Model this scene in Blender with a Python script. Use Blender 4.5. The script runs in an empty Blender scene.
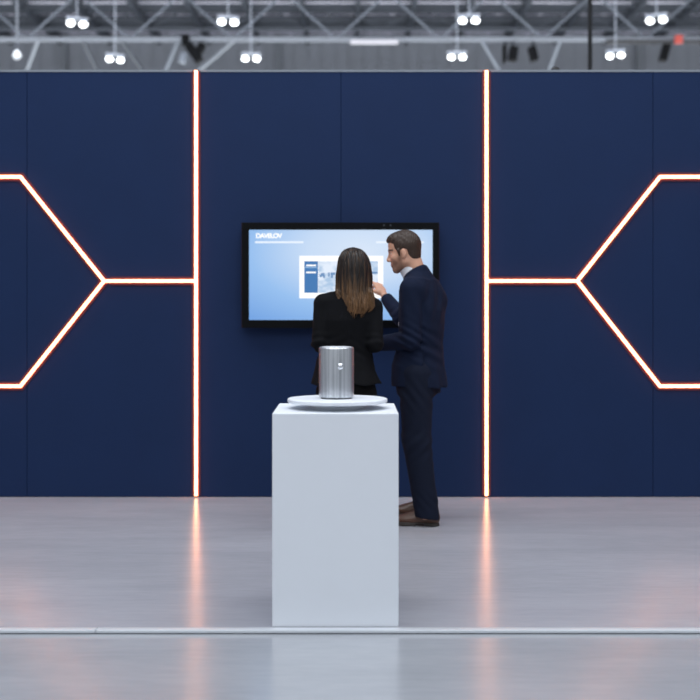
import bpy, bmesh, math, random
import numpy as np
from mathutils import Vector, Matrix

scene = bpy.context.scene
COL = scene.collection
random.seed(7)
R = math.radians

# ------------------------------------------------------------------ camera
CAM_Z, FPX = 1.37, 1239.0
cam_d = bpy.data.cameras.new('camera')
cam_d.sensor_width = 36.0
cam_d.lens = FPX / 700.0 * 36.0
cam_d.shift_y = -48.0 / 700.0
cam_d.clip_end = 200
cam_d.dof.use_dof = True
cam_d.dof.focus_distance = 6.4
cam_d.dof.aperture_fstop = 2.0
cam = bpy.data.objects.new('camera', cam_d)
cam.location = (0, 0, CAM_Z)
cam.rotation_euler = (R(90), 0, 0)
COL.objects.link(cam)
scene.camera = cam

# ------------------------------------------------------------------ world, lights, exposure
world = bpy.data.worlds.new('hall_ambient_fill')  # even grey ambient fill from all sides, no daylight source
world.use_nodes = True
bg = world.node_tree.nodes['Background']
bg.inputs[0].default_value = (0.86, 0.92, 1.0, 1)
bg.inputs[1].default_value = 0.42
scene.world = world

def area_light(name, loc, rot, sx, sy, power, color=(0.93, 0.97, 1.0)):
    d = bpy.data.lights.new(name, 'AREA')
    d.shape = 'RECTANGLE'; d.size = sx; d.size_y = sy
    d.energy = power; d.color = color
    o = bpy.data.objects.new(name, d)
    o.location = loc; o.rotation_euler = rot
    COL.objects.link(o)
    return o
area_light('hall_light_booth', (0, 5.6, 8.6), (0, 0, 0), 14, 5, 900)
area_light('hall_light_aisle', (0, -3.0, 8.2), (R(42), 0, 0), 14, 6, 620)
area_light('roof_fill_up', (0, 30, 7.6), (R(180), 0, 0), 40, 18, 7000)  # added fill facing up to brighten the roof, no lamp hangs here
area_light('far_wall_fill', (0, 30, 7.6), (R(68), 0, 0), 40, 3, 480)  # added fill aimed at the far wall, not a hall lamp

scene.view_settings.view_transform = 'Standard'
scene.view_settings.look = 'None'
scene.view_settings.exposure = 0.0
scene.view_settings.gamma = 1.0
scene.view_settings.use_curve_mapping = False

# ------------------------------------------------------------------ helpers
def at(px, py, D):
    """a place in the hall: pixel of the photograph at distance D"""
    return Vector(((px - 350.0) * D / FPX, D, CAM_Z + (302.0 - py) * D / FPX))

def srgb(r, g, b):
    f = lambda v: (v / 255 / 12.92) if v / 255 <= 0.04045 else ((v / 255 + 0.055) / 1.055) ** 2.4
    return (f(r), f(g), f(b), 1.0)

def mat(name, color, rough=0.6, metal=0.0, noise=0.0, nscale=(8, 8, 8), bump=0.0, bscale=(60, 60, 60),
        emit=None, estr=0.0, spec=0.5, rough_var=0.0, coat=0.0, sheen=0.0):
    m = bpy.data.materials.new(name); m.use_nodes = True
    nt = m.node_tree; p = nt.nodes['Principled BSDF']
    p.inputs['Roughness'].default_value = rough
    p.inputs['Metallic'].default_value = metal
    p.inputs['Specular IOR Level'].default_value = spec
    p.inputs['Coat Weight'].default_value = coat
    p.inputs['Sheen Weight'].default_value = sheen
    p.inputs['Base Color'].default_value = color
    tc = nt.nodes.new('ShaderNodeTexCoord')
    if noise > 0 or rough_var > 0:
        mp = nt.nodes.new('ShaderNodeMapping'); mp.inputs['Scale'].default_value = nscale
        nt.links.new(tc.outputs['Object'], mp.inputs[0])
        nz = nt.nodes.new('ShaderNodeTexNoise'); nz.inputs['Scale'].default_value = 1.0
        nz.inputs['Detail'].default_value = 6; nz.inputs['Roughness'].default_value = 0.6
        nt.links.new(mp.outputs[0], nz.inputs['Vector'])
        if noise > 0:
            mx = nt.nodes.new('ShaderNodeMix'); mx.data_type = 'RGBA'
            mx.inputs[6].default_value = tuple(c * (1 - noise) for c in color[:3]) + (1,)
            mx.inputs[7].default_value = tuple(min(1, c * (1 + noise)) for c in color[:3]) + (1,)
            nt.links.new(nz.outputs['Fac'], mx.inputs[0])
            nt.links.new(mx.outputs[2], p.inputs['Base Color'])
        if rough_var > 0:
            mr = nt.nodes.new('ShaderNodeMapRange')
            mr.inputs[1].default_value = 0.3; mr.inputs[2].default_value = 0.7
            mr.inputs[3].default_value = rough - rough_var; mr.inputs[4].default_value = rough + rough_var
            nt.links.new(nz.outputs['Fac'], mr.inputs[0])
            nt.links.new(mr.outputs[0], p.inputs['Roughness'])
    if bump > 0:
        mp2 = nt.nodes.new('ShaderNodeMapping'); mp2.inputs['Scale'].default_value = bscale
        nt.links.new(tc.outputs['Object'], mp2.inputs[0])
        nz2 = nt.nodes.new('ShaderNodeTexNoise'); nz2.inputs['Scale'].default_value = 1.0
        nz2.inputs['Detail'].default_value = 4
        nt.links.new(mp2.outputs[0], nz2.inputs['Vector'])
        bp = nt.nodes.new('ShaderNodeBump'); bp.inputs['Strength'].default_value = bump
        bp.inputs['Distance'].default_value = 0.01
        nt.links.new(nz2.outputs['Fac'], bp.inputs['Height'])
        nt.links.new(bp.outputs[0], p.inputs['Normal'])
    if emit:
        p.inputs['Emission Color'].default_value = emit
        p.inputs['Emission Strength'].default_value = estr
    return m

def link_mesh(name, me, m, parent=None, smooth=False):
    o = bpy.data.objects.new(name, me); COL.objects.link(o)
    if m is not None:
        for mm in (m if isinstance(m, (list, tuple)) else [m]):
            me.materials.append(mm)
    if smooth:
        me.polygons.foreach_set('use_smooth', [True] * len(me.polygons))
    if parent is not None:
        o.parent = parent
        o.matrix_parent_inverse = Matrix.LocRotScale(parent.location, parent.rotation_euler, None).inverted() \
            if parent.parent is None else parent_world(parent).inverted()
    return o

def parent_world(o):
    M = Matrix.LocRotScale(o.location, o.rotation_euler, None)
    if o.parent is not None:
        M = parent_world(o.parent) @ o.matrix_parent_inverse @ M
    return M

def from_bm(name, bm, m, parent=None, smooth=False):
    bmesh.ops.recalc_face_normals(bm, faces=bm.faces)
    me = bpy.data.meshes.new(name); bm.to_mesh(me); bm.free()
    return link_mesh(name, me, m, parent, smooth)

def empty(name, loc, label, cat, group=None):
    o = bpy.data.objects.new(name, None); COL.objects.link(o)
    o.location = loc; o.empty_display_size = 0.1
    tag(o, label, cat, group)
    return o

def tag(o, label=None, cat=None, group=None, kind=None):
    if label: o['label'] = label
    if cat: o['category'] = cat
    if group: o['group'] = group
    if kind: o['kind'] = kind
    return o

def structure(o):
    o['kind'] = 'structure'; return o

def add_box(bm, x0, x1, y0, y1, z0, z1, bevel=0.0, seg=2, mi=0):
    vs = [bm.verts.new(c) for c in ((x0, y0, z0), (x1, y0, z0), (x1, y1, z0), (x0, y1, z0),
                                    (x0, y0, z1), (x1, y0, z1), (x1, y1, z1), (x0, y1, z1))]
    fs = [bm.faces.new([vs[i] for i in f]) for f in
          ((0, 3, 2, 1), (4, 5, 6, 7), (0, 1, 5, 4), (1, 2, 6, 5), (2, 3, 7, 6), (3, 0, 4, 7))]
    for f in fs: f.material_index = mi
    if bevel > 0:
        es = list({e for f in fs for e in f.edges})
        bmesh.ops.bevel(bm, geom=es, offset=bevel, segments=seg, profile=0.5, affect='EDGES')

def box(name, x0, x1, y0, y1, z0, z1, m, parent=None, bevel=0.0, seg=2):
    bm = bmesh.new(); add_box(bm, x0, x1, y0, y1, z0, z1, bevel, seg)
    return from_bm(name, bm, m, parent)

def add_bar(bm, a, b, w, h=None, round_n=0):
    """a straight bar from a to b: square w x h, or round with round_n sides"""
    a = Vector(a); b = Vector(b); d = (b - a).normalized()
    ref = Vector((0, 0, 1)) if abs(d.z) < 0.95 else Vector((0, 1, 0))
    s = d.cross(ref).normalized(); u = s.cross(d).normalized()
    h = h or w
    if round_n:
        offs = [(math.cos(2 * math.pi * i / round_n) * w / 2, math.sin(2 * math.pi * i / round_n) * w / 2) for i in range(round_n)]
    else:
        offs = [(-w / 2, -h / 2), (w / 2, -h / 2), (w / 2, h / 2), (-w / 2, h / 2)]
    r0 = [bm.verts.new(a + s * x + u * y) for x, y in offs]
    r1 = [bm.verts.new(b + s * x + u * y) for x, y in offs]
    n = len(offs)
    for i in range(n):
        bm.faces.new((r0[i], r0[(i + 1) % n], r1[(i + 1) % n], r1[i]))
    bm.faces.new(r0[::-1]); bm.faces.new(r1)

def add_lathe(bm, c, prof, n=64):
    """profile of (radius, z) turned about the vertical through c"""
    rings = []
    for r, z in prof:
        if r < 1e-6:
            rings.append([bm.verts.new((c[0], c[1], c[2] + z))])
        else:
            rings.append([bm.verts.new((c[0] + r * math.cos(2 * math.pi * i / n), c[1] + r * math.sin(2 * math.pi * i / n), c[2] + z)) for i in range(n)])
    for A, B in zip(rings, rings[1:]):
        for i in range(n):
            j = (i + 1) % n
            if len(A) == 1 and len(B) == 1: continue
            if len(A) == 1: bm.faces.new((A[0], B[j], B[i]))
            elif len(B) == 1: bm.faces.new((A[i], A[j], B[0]))
            else: bm.faces.new((A[i], A[j], B[j], B[i]))

def rnd_prof(r, z0, z1, bev, n=5):
    """closed round-edged disc profile"""
    p = [(0, z0)]
    for i in range(n + 1):
        a = math.pi / 2 * i / n
        p.append((r - bev + bev * math.sin(a), z0 + bev - bev * math.cos(a)))
    for i in range(n + 1):
        a = math.pi / 2 * i / n
        p.append((r - bev + bev * math.cos(a), z1 - bev + bev * math.sin(a)))
    p.append((0, z1))
    return p

# ------------------------------------------------------------------ materials of the setting
def floor_material(name, base, rough):
    m = bpy.data.materials.new(name); m.use_nodes = True
    nt = m.node_tree; p = nt.nodes['Principled BSDF']
    tc = nt.nodes.new('ShaderNodeTexCoord')
    def noise(scale, detail, rg=0.6):
        mp = nt.nodes.new('ShaderNodeMapping'); mp.inputs['Scale'].default_value = scale
        nt.links.new(tc.outputs['Object'], mp.inputs[0])
        nz = nt.nodes.new('ShaderNodeTexNoise'); nz.inputs['Scale'].default_value = 1
        nz.inputs['Detail'].default_value = detail; nz.inputs['Roughness'].default_value = rg
        nt.links.new(mp.outputs[0], nz.inputs['Vector']); return nz
    a = noise((0.9, 4.5, 1), 8); b = noise((7, 34, 1), 5); c = noise((0.35, 0.9, 1), 3)
    def ramp(nz, lo, hi, p0=0.3, p1=0.7):
        r = nt.nodes.new('ShaderNodeMapRange')
        for i, v in zip((1, 2, 3, 4), (p0, p1, lo, hi)): r.inputs[i].default_value = v
        nt.links.new(nz.outputs['Fac'], r.inputs[0]); return r
    ra, rb, rc = ramp(a, 0.94, 1.06), ramp(b, 0.95, 1.05), ramp(c, 0.93, 1.06)
    def mul(x, y):
        n = nt.nodes.new('ShaderNodeMath'); n.operation = 'MULTIPLY'
        nt.links.new(x.outputs[0], n.inputs[0]); nt.links.new(y.outputs[0], n.inputs[1]); return n
    t = mul(mul(ra, rb), rc)
    vm = nt.nodes.new('ShaderNodeVectorMath'); vm.operation = 'SCALE'
    vm.inputs[0].default_value = base[:3]
    nt.links.new(t.outputs[0], vm.inputs['Scale'])
    nt.links.new(vm.outputs[0], p.inputs['Base Color'])
    rr = ramp(a, rough - 0.015, rough + 0.015)
    nt.links.new(rr.outputs[0], p.inputs['Roughness'])
    p.inputs['Specular IOR Level'].default_value = 0.85
    bp = nt.nodes.new('ShaderNodeBump'); bp.inputs['Strength'].default_value = 0.06; bp.inputs['Distance'].default_value = 0.004
    nt.links.new(b.outputs['Fac'], bp.inputs['Height']); nt.links.new(bp.outputs[0], p.inputs['Normal'])
    return m

M_floor = floor_material('booth_floor_grey', srgb(169, 170, 178), 0.215)
M_floor2 = floor_material('hall_concrete', srgb(157, 161, 168), 0.215)
M_navy = mat('navy_panel', srgb(21, 40, 75), 0.6, noise=0.10, nscale=(3, 3, 3), bump=0.05, bscale=(220, 220, 220), spec=0.15)
M_alu = mat('satin_aluminium', srgb(205, 210, 216), 0.35, 0.9)
M_white = mat('white_lacquer', srgb(226, 231, 238), 0.45, noise=0.015, nscale=(5, 5, 5))
M_black_gloss = mat('black_gloss', srgb(5, 6, 9), 0.3, spec=0.15)
M_black = mat('black_matte', srgb(14, 15, 18), 0.6)
M_steel_pale = mat('pale_painted_steel', srgb(98, 103, 109), 0.6, noise=0.08)
M_steel_dark = mat('dark_painted_steel', srgb(46, 51, 58), 0.6, noise=0.08)
M_steel_mid = mat('grey_painted_steel', srgb(84, 90, 98), 0.6, noise=0.08)
M_cladding = mat('hall_cladding', srgb(114, 118, 125), 0.7, noise=0.06, nscale=(2, 1, 0.3))
M_deck = mat('roof_deck', srgb(205, 203, 214), 0.7, noise=0.12, nscale=(1.5, 0.6, 1))
M_coral = mat('coral_led_diffuser', srgb(240, 210, 200), 0.4, emit=(1.0, 0.40, 0.15, 1), estr=6.5)
M_coral_halo = mat('coral_led_halo_side', srgb(240, 180, 160), 0.4, emit=(1.0, 0.20, 0.12, 1), estr=12)  # redder, stronger side glow added to throw a coral halo on the wall
M_lamp = mat('lamp_lens', (1, 1, 1, 1), 0.4, emit=(0.94, 0.98, 1, 1), estr=7.0)
M_tube = mat('lamp_tube', srgb(158, 156, 160), 0.5)
M_speaker = mat('speaker_black', srgb(7, 8, 10), 0.8, spec=0.1)
M_red = mat('red_paint', srgb(140, 46, 34), 0.5)

# ------------------------------------------------------------------ setting
D_WALL, D_EDGE = 8.70, 5.17
f1 = box('floor', -7, 7, D_EDGE + 0.045, D_WALL + 0.6, -0.05, 0.0, M_floor); structure(f1)
bm = bmesh.new(); add_box(bm, -34, 34, -12, 46, -0.12, -0.016)
f2 = from_bm('floor_hall', bm, M_floor2); structure(f2)

# metal edge profile along the raised floor, in lengths with butt joints
bm = bmesh.new()
joints = [-7, -4.05, -1.063, 2.05, 5.2, 7]
for x0, x1 in zip(joints, joints[1:]):
    add_box(bm, x0 + 0.0012, x1 - 0.0012, D_EDGE, D_EDGE + 0.044, -0.0125, 0.0006, 0.0025, 2)
    add_box(bm, x0 + 0.0012, x1 - 0.0012, D_EDGE + 0.008, D_EDGE + 0.044, -0.0159, -0.0120, mi=1)  # recessed dark strip stands in for the shadow line under the edge
trim = from_bm('trim_1', bm, [mat('pale_satin_metal', srgb(214, 219, 225), 0.35, 0.25), M_steel_dark]); structure(trim)

# booth back wall, panels with fine joints
bm = bmesh.new()
X = lambda px: (px - 350) * D_WALL / FPX
seams = [-5.6, -4.0, X(27), X(196), X(341), X(486), X(653), 3.6, 5.4]
for x0, x1 in zip(seams, seams[1:]):
    add_box(bm, x0 + 0.0012, x1 - 0.0012, D_WALL, D_WALL + 0.09, 0.004, 2.985, 0.0015, 1)
add_box(bm, seams[0] + 0.01, seams[-1] - 0.01, D_WALL + 0.012, D_WALL + 0.08, 0.001, 2.98)
wall = from_bm('wall_back', bm, M_navy); structure(wall)
cap_ = box('trim_2', seams[0], seams[-1], D_WALL - 0.004, D_WALL + 0.094, 2.985, 3.0, mat('grey_wall_capping', srgb(120, 128, 138), 0.5)); structure(cap_)

# hall shell behind the booth
D_FAR = 44.0
bm = bmesh.new()
add_box(bm, -30, 30, D_FAR, D_FAR + 0.3, -0.016, 10.9)
for i in range(-60, 61):
    add_box(bm, i * 0.5 - 0.03, i * 0.5 + 0.03, D_FAR - 0.03, D_FAR + 0.01, -0.016, 10.9)
wf = from_bm('wall_far', bm, M_cladding); structure(wf)
bm = bmesh.new(); add_box(bm, -34, 34, -14, D_FAR + 1, 10.9, 11.05)
for i in range(-48, 49):
    add_box(bm, i * 0.7 - 0.08, i * 0.7 + 0.08, 10, D_FAR, 10.86, 10.905)
ce = from_bm('ceiling', bm, M_deck); structure(ce)

# ------------------------------------------------------------------ LED strips
def strip_mesh(path, width, y0, y1, closed):
    """mitred flat bar following an (x, z) path on the wall, from y0 (front) to y1 (back)"""
    n = len(path); P = [Vector(p) for p in path]
    left, right = [], []
    for i in range(n):
        prv = P[i - 1] if (closed or i > 0) else None
        nxt = P[(i + 1) % n] if (closed or i < n - 1) else None
        d1 = (P[i] - prv).normalized() if prv is not None else None
        d2 = (nxt - P[i]).normalized() if nxt is not None else None
        d1 = d1 or d2; d2 = d2 or d1
        n1 = Vector((-d1.y, d1.x)); n2 = Vector((-d2.y, d2.x))
        mt = (n1 + n2).normalized(); s = width / 2 / max(0.3, mt.dot(n1))
        left.append(P[i] + mt * s); right.append(P[i] - mt * s)
    bm = bmesh.new()
    V = lambda p, y: bm.verts.new((p.x, y, p.y))
    lf = [V(p, y0) for p in left]; rf = [V(p, y0) for p in right]
    lb = [V(p, y1) for p in left]; rb = [V(p, y1) for p in right]
    m = n if closed else n - 1
    for i in range(m):
        j = (i + 1) % n
        bm.faces.new((lf[i], lf[j], rf[j], rf[i])); bm.faces.new((lb[i], rb[i], rb[j], lb[j]))
        bm.faces.new((lf[i], lb[i], lb[j], lf[j])).material_index = 1; bm.faces.new((rf[i], rf[j], rb[j], rb[i])).material_index = 1
    if not closed:
        bm.faces.new((lf[0], rf[0], rb[0], lb[0])); bm.faces.new((lf[-1], lb[-1], rb[-1], rf[-1]))
    return bm

M_halo_channel = mat('led_halo_channel', (0.055, 0.030, 0.040, 1), 0.75, spec=0.1)  # channel made wide and reddish so it reads as the strips' glow halo
def led(path, label, group, closed=False, lens_path=None):
    c = sum((Vector(p) for p in path), Vector((0, 0))) / len(path)
    t = empty('led_strip', (c.x, D_WALL, c.y), label, 'light strip', group)
    from_bm('halo_channel', strip_mesh(path, 0.060, D_WALL - 0.006, D_WALL - 0.0005, closed), [M_halo_channel, M_halo_channel], t)
    from_bm('diffuser', strip_mesh(lens_path or path, 0.0205, D_WALL - 0.022, D_WALL - 0.006, closed), [M_coral, M_coral_halo], t)
    return t
W = lambda px, py: (at(px, py, D_WALL).x, at(px, py, D_WALL).z)
xl, xr = W(196.3, 0)[0], W(486.3, 0)[0]
G_LED = 'glowing coral light strips on the navy wall'
led([(xl, 0.012), (xl, 2.992)], 'vertical coral light strip on navy wall, left of the wall screen', G_LED)
led([(xr, 0.012), (xr, 2.992)], 'vertical coral light strip on navy wall, right of the wall screen', G_LED)
zh, zl = W(0, 177)[1], W(0, 386)[1]
ap_l, ap_r = W(104.5, 281), W(577, 281)
cl, cr = W(21, 0)[0], W(659.5, 0)[0]
led([(cl, zh), ap_l, (cl, zl), (-3.42, zl), (-4.02, ap_l[1]), (-3.42, zh)], 'hexagonal coral light outline on navy wall at the left edge', G_LED, True)
led([(cr, zh), ap_r, (cr, zl), (3.28, zl), (3.87, ap_r[1]), (3.28, zh)], 'hexagonal coral light outline on navy wall at the right edge', G_LED, True)
led([(ap_l[0] + 0.038, ap_l[1]), (xl - 0.0305, ap_l[1])], 'short horizontal coral light strip joining left hexagon tip to left vertical strip', G_LED, False,
    [(ap_l[0] + 0.0125, ap_l[1]), (xl - 0.0095, ap_l[1])])
led([(xr + 0.0305, ap_r[1]), (ap_r[0] - 0.038, ap_r[1])], 'short horizontal coral light strip joining right vertical strip to right hexagon tip', G_LED, False,
    [(xr + 0.0095, ap_r[1]), (ap_r[0] - 0.0125, ap_r[1])])

# ------------------------------------------------------------------ wall screen
def emis(name, color, s=1.0):
    m = bpy.data.materials.new(name); m.use_nodes = True
    p = m.node_tree.nodes['Principled BSDF']
    p.inputs['Base Color'].default_value = (0.01, 0.01, 0.01, 1); p.inputs['Roughness'].default_value = 0.3
    p.inputs['Emission Color'].default_value = color; p.inputs['Emission Strength'].default_value = s
    return m
DT = 8.60
T = lambda px, py: at(px, py, DT)
tvc = T(340.5, 275)
tv = empty('wall_screen', (tvc.x, D_WALL, tvc.z), 'large black framed flat screen on navy wall showing a pale blue page', 'screen')
a, b = T(241.5, 328), T(439.3, 222.5)
sa, sb = T(249, 320), T(432.6, 229.8)
bm = bmesh.new()
add_box(bm, a.x, b.x, DT + 0.012, DT + 0.06, a.z, b.z, 0.004)
for x0, x1, z0, z1 in ((a.x, b.x, sb.z, b.z), (a.x, b.x, a.z, sa.z), (a.x, sa.x, sa.z, sb.z), (sb.x, b.x, sa.z, sb.z)):
    add_box(bm, x0, x1, DT, DT + 0.013, z0, z1, 0.002, 1)
from_bm('bezel', bm, M_black_gloss, tv)
box('wall_bracket', tvc.x - 0.25, tvc.x + 0.25, DT + 0.06, D_WALL, tvc.z - 0.2, tvc.z + 0.2, M_black, tv)
for px in (384, 390.5):
    bm = bmesh.new(); q = T(px, 225.3); add_bar(bm, (q.x, DT - 0.0015, q.z), (q.x, DT + 0.002, q.z), 0.012, round_n=12)
    from_bm('sensor', bm, M_steel_dark, tv)

m = bpy.data.materials.new('screen_picture'); m.use_nodes = True
nt = m.node_tree; p = nt.nodes['Principled BSDF']
p.inputs['Base Color'].default_value = (0.01, 0.01, 0.012, 1); p.inputs['Roughness'].default_value = 0.35
tc = nt.nodes.new('ShaderNodeTexCoord')
mp = nt.nodes.new('ShaderNodeMapping'); mp.inputs['Location'].default_value = (-0.62, 0, -0.72); mp.inputs['Scale'].default_value = (1.0, 0.0, 0.95)
gr = nt.nodes.new('ShaderNodeVectorMath'); gr.operation = 'LENGTH'
cr_ = nt.nodes.new('ShaderNodeValToRGB')
el = cr_.color_ramp.elements
el[0].position = 0.0; el[0].color = srgb(214, 228, 246)
el[1].position = 0.95; el[1].color = srgb(108, 158, 222)
e = el.new(0.3); e.color = srgb(196, 217, 243)
e = el.new(0.62); e.color = srgb(146, 188, 236)
nt.links.new(tc.outputs['Generated'], mp.inputs[0]); nt.links.new(mp.outputs[0], gr.inputs[0])
nt.links.new(gr.outputs['Value'], cr_.inputs[0]); nt.links.new(cr_.outputs[0], p.inputs['Emission Color'])
p.inputs['Emission Strength'].default_value = 1.0
screen = box('screen', sa.x, sb.x, DT + 0.004, DT + 0.011, sa.z, sb.z, m, tv)
YS = DT + 0.004
def panel(name, px0, py0, px1, py1, m, lift):
    u, v = T(px0, py1), T(px1, py0)
    return box(name, u.x, v.x, YS - lift, YS - lift + 0.0004, u.z, v.z, m, screen)
E_white = emis('display_white', srgb(255, 255, 255), 1.05)
E_pale = emis('display_pale', srgb(232, 242, 255))
panel('headline_bar', 255, 241.2, 303.5, 243.2, E_pale, 0.001)
panel('headline_bar', 376, 241.2, 424, 243.2, E_pale, 0.001)
panel('page_card', 299.3, 255.8, 383.3, 298.3, E_white, 0.001)
panel('sidebar_panel', 304.3, 261.2, 318, 292.8, emis('display_blue', srgb(62, 118, 178)), 0.002)
panel('sidebar_heading', 305, 266.8, 317.2, 268, emis('display_light_blue', srgb(140, 180, 220)), 0.003)
panel('text_line', 306.2, 264.6, 316, 266.2, E_white, 0.003)
panel('text_line', 306.2, 271.6, 316, 273.2, E_white, 0.003)
m = bpy.data.materials.new('display_photo'); m.use_nodes = True
nt = m.node_tree; p = nt.nodes['Principled BSDF']; p.inputs['Base Color'].default_value = (0.01, 0.01, 0.01, 1)
tc = nt.nodes.new('ShaderNodeTexCoord'); mp = nt.nodes.new('ShaderNodeMapping'); mp.inputs['Scale'].default_value = (14, 1, 22)
nz = nt.nodes.new('ShaderNodeTexNoise'); nz.inputs['Scale'].default_value = 1.0; nz.inputs['Detail'].default_value = 3
cr_ = nt.nodes.new('ShaderNodeValToRGB'); el = cr_.color_ramp.elements
el[0].position = 0.36; el[0].color = srgb(168, 196, 226); el[1].position = 0.58; el[1].color = srgb(226, 236, 250)
nt.links.new(tc.outputs['Object'], mp.inputs[0]); nt.links.new(mp.outputs[0], nz.inputs['Vector'])
nt.links.new(nz.outputs['Fac'], cr_.inputs[0]); nt.links.new(cr_.outputs[0], p.inputs['Emission Color']); p.inputs['Emission Strength'].default_value = 1
panel('page_photo', 318.4, 261.2, 378, 292.8, m, 0.002)
E_mid = emis('display_mid_blue', srgb(104, 142, 188)); E_deep = emis('display_deep_blue', srgb(96, 128, 168))
for px0, py0, px1, py1 in ((319.5, 274.5, 322, 277), (321, 273, 324.5, 276), (323, 275, 325, 278), (328, 272.5, 329.6, 276.5), (330.6, 272.5, 335.5, 275),
                           (331, 275, 333, 278), (370, 271.8, 377.6, 273.8), (362, 271, 367, 274), (340, 272, 348, 276)):
    panel('photo_furniture', px0, py0, px1, py1, E_mid, 0.0028)
# heading letters
cu = bpy.data.curves.new('heading', 'FONT'); cu.body = 'DAVELOV'; cu.size = 0.052; cu.extrude = 0.0003; cu.space_character = 0.86
cu.offset = 0.0022
to = bpy.data.objects.new('heading', cu); COL.objects.link(to)
bpy.context.view_layer.update()
dg = bpy.context.evaluated_depsgraph_get()
me = bpy.data.meshes.new_from_object(to.evaluated_get(dg)); me.name = 'heading_text'
bpy.data.objects.remove(to)
vs = [v.co.copy() for v in me.vertices]
wx = max(v.x for v in vs) - min(v.x for v in vs); hx = max(v.y for v in vs) - min(v.y for v in vs)
u, v2 = T(256, 238.2), T(282.3, 233.2)
sx = (v2.x - u.x) / wx; sz = (v2.z - u.z) / hx; mx0 = min(v.x for v in vs); my0 = min(v.y for v in vs)
for vv, c in zip(me.vertices, vs):
    vv.co = (u.x + (c.x - mx0) * sx, YS - 0.001 - c.z, u.z + (c.y - my0) * sz)
link_mesh('heading_text', me, E_white, screen)

# ------------------------------------------------------------------ pedestal, turntable, product
DP = 5.23
px0, px1 = at(272.2, 0, DP).x, at(398.6, 0, DP).x
wP = px1 - px0
ped = box('display_pedestal', px0, px1, DP, DP + wP, 0.0, 0.899, M_white, bevel=0.0025, seg=2)
tag(ped, 'tall white box pedestal standing at the front edge of the grey floor', 'pedestal')
cx, cy = (px0 + px1) / 2, DP + wP / 2
cx += 0.006
tt = empty('turntable', (cx, cy, 0.899), 'round white turntable lying on top of the pedestal', 'turntable')
bm = bmesh.new(); add_lathe(bm, (cx, cy, 0), rnd_prof(0.118, 0.899, 0.9275, 0.004), 64); from_bm('base', bm, M_white, tt, True)
bm = bmesh.new(); add_lathe(bm, (cx, cy, 0), rnd_prof(0.2215, 0.9255, 0.943, 0.005), 128); from_bm('plate', bm, M_white, tt, True)

m = bpy.data.materials.new('brushed_aluminium'); m.use_nodes = True
nt = m.node_tree; p = nt.nodes['Principled BSDF']
p.inputs['Metallic'].default_value = 1.0; p.inputs['Roughness'].default_value = 0.33
p.inputs['Anisotropic'].default_value = 0.0
tc = nt.nodes.new('ShaderNodeTexCoord')
def brush(scale, detail):
    mp = nt.nodes.new('ShaderNodeMapping'); mp.inputs['Scale'].default_value = scale
    nz = nt.nodes.new('ShaderNodeTexNoise'); nz.inputs['Scale'].default_value = 1; nz.inputs['Detail'].default_value = detail
    nt.links.new(tc.outputs['Object'], mp.inputs[0]); nt.links.new(mp.outputs[0], nz.inputs['Vector']); return nz
nz = brush((150, 150, 1.2), 3)
cr_ = nt.nodes.new('ShaderNodeValToRGB'); el = cr_.color_ramp.elements
el[0].position = 0.32; el[0].color = srgb(168, 172, 178); el[1].position = 0.66; el[1].color = srgb(226, 229, 233)
nt.links.new(nz.outputs['Fac'], cr_.inputs[0]); nt.links.new(cr_.outputs[0], p.inputs['Base Color'])
bp = nt.nodes.new('ShaderNodeBump'); bp.inputs['Strength'].default_value = 0.12; bp.inputs['Distance'].default_value = 0.002
nt.links.new(nz.outputs['Fac'], bp.inputs['Height']); nt.links.new(bp.outputs[0], p.inputs['Normal'])
M_brush = m
M_chrome = mat('polished_chrome', srgb(235, 238, 242), 0.24, 1.0)
spx, rC = at(336.4, 0, cy).x, 0.0775
zb = 0.943
sp = empty('smart_speaker', (spx, cy, zb), 'brushed silver cylinder device with round chrome emblem on the white turntable', 'device')
bm = bmesh.new(); add_lathe(bm, (spx, cy, 0), rnd_prof(rC - 0.008, zb, zb + 0.007, 0.002), 64)
from_bm('foot_ring', bm, M_black, sp, True)
zt = at(0, 347.0, cy - 0.02).z
bm = bmesh.new(); add_lathe(bm, (spx, cy, 0), rnd_prof(rC, zb + 0.004, zt, 0.009, 6), 128)
from_bm('body', bm, M_brush, sp, True)
bm = bmesh.new(); add_lathe(bm, (spx, cy, 0), [(0, zt - 0.001), (rC - 0.012, zt - 0.001), (rC - 0.0125, zt + 0.0012), (0, zt + 0.0012)], 96)
from_bm('top_cap', bm, mat('pale_satin_cap', srgb(222, 226, 232), 0.4, 0.2), sp)
# emblem: a small domed chrome disc with a pointer-shaped inset
eq = at(340.3, 366.5, cy - rC)
dx = eq.x - spx; ey = cy - math.sqrt(rC * rC - dx * dx)
bm = bmesh.new()
add_lathe(bm, (0, 0, 0), [(0.0140, -0.004), (0.0140, 0.0005), (0.0132, 0.0020), (0.0112, 0.0036), (0.0084, 0.0050), (0.0045, 0.0059), (0.0, 0.0062)], 32)
bmesh.ops.rotate(bm, verts=bm.verts, cent=(0, 0, 0), matrix=Matrix.Rotation(R(90), 3, 'X'))
bmesh.ops.translate(bm, verts=bm.verts, vec=(eq.x, ey, eq.z))
em = from_bm('emblem', bm, M_chrome, sp, True)
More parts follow.
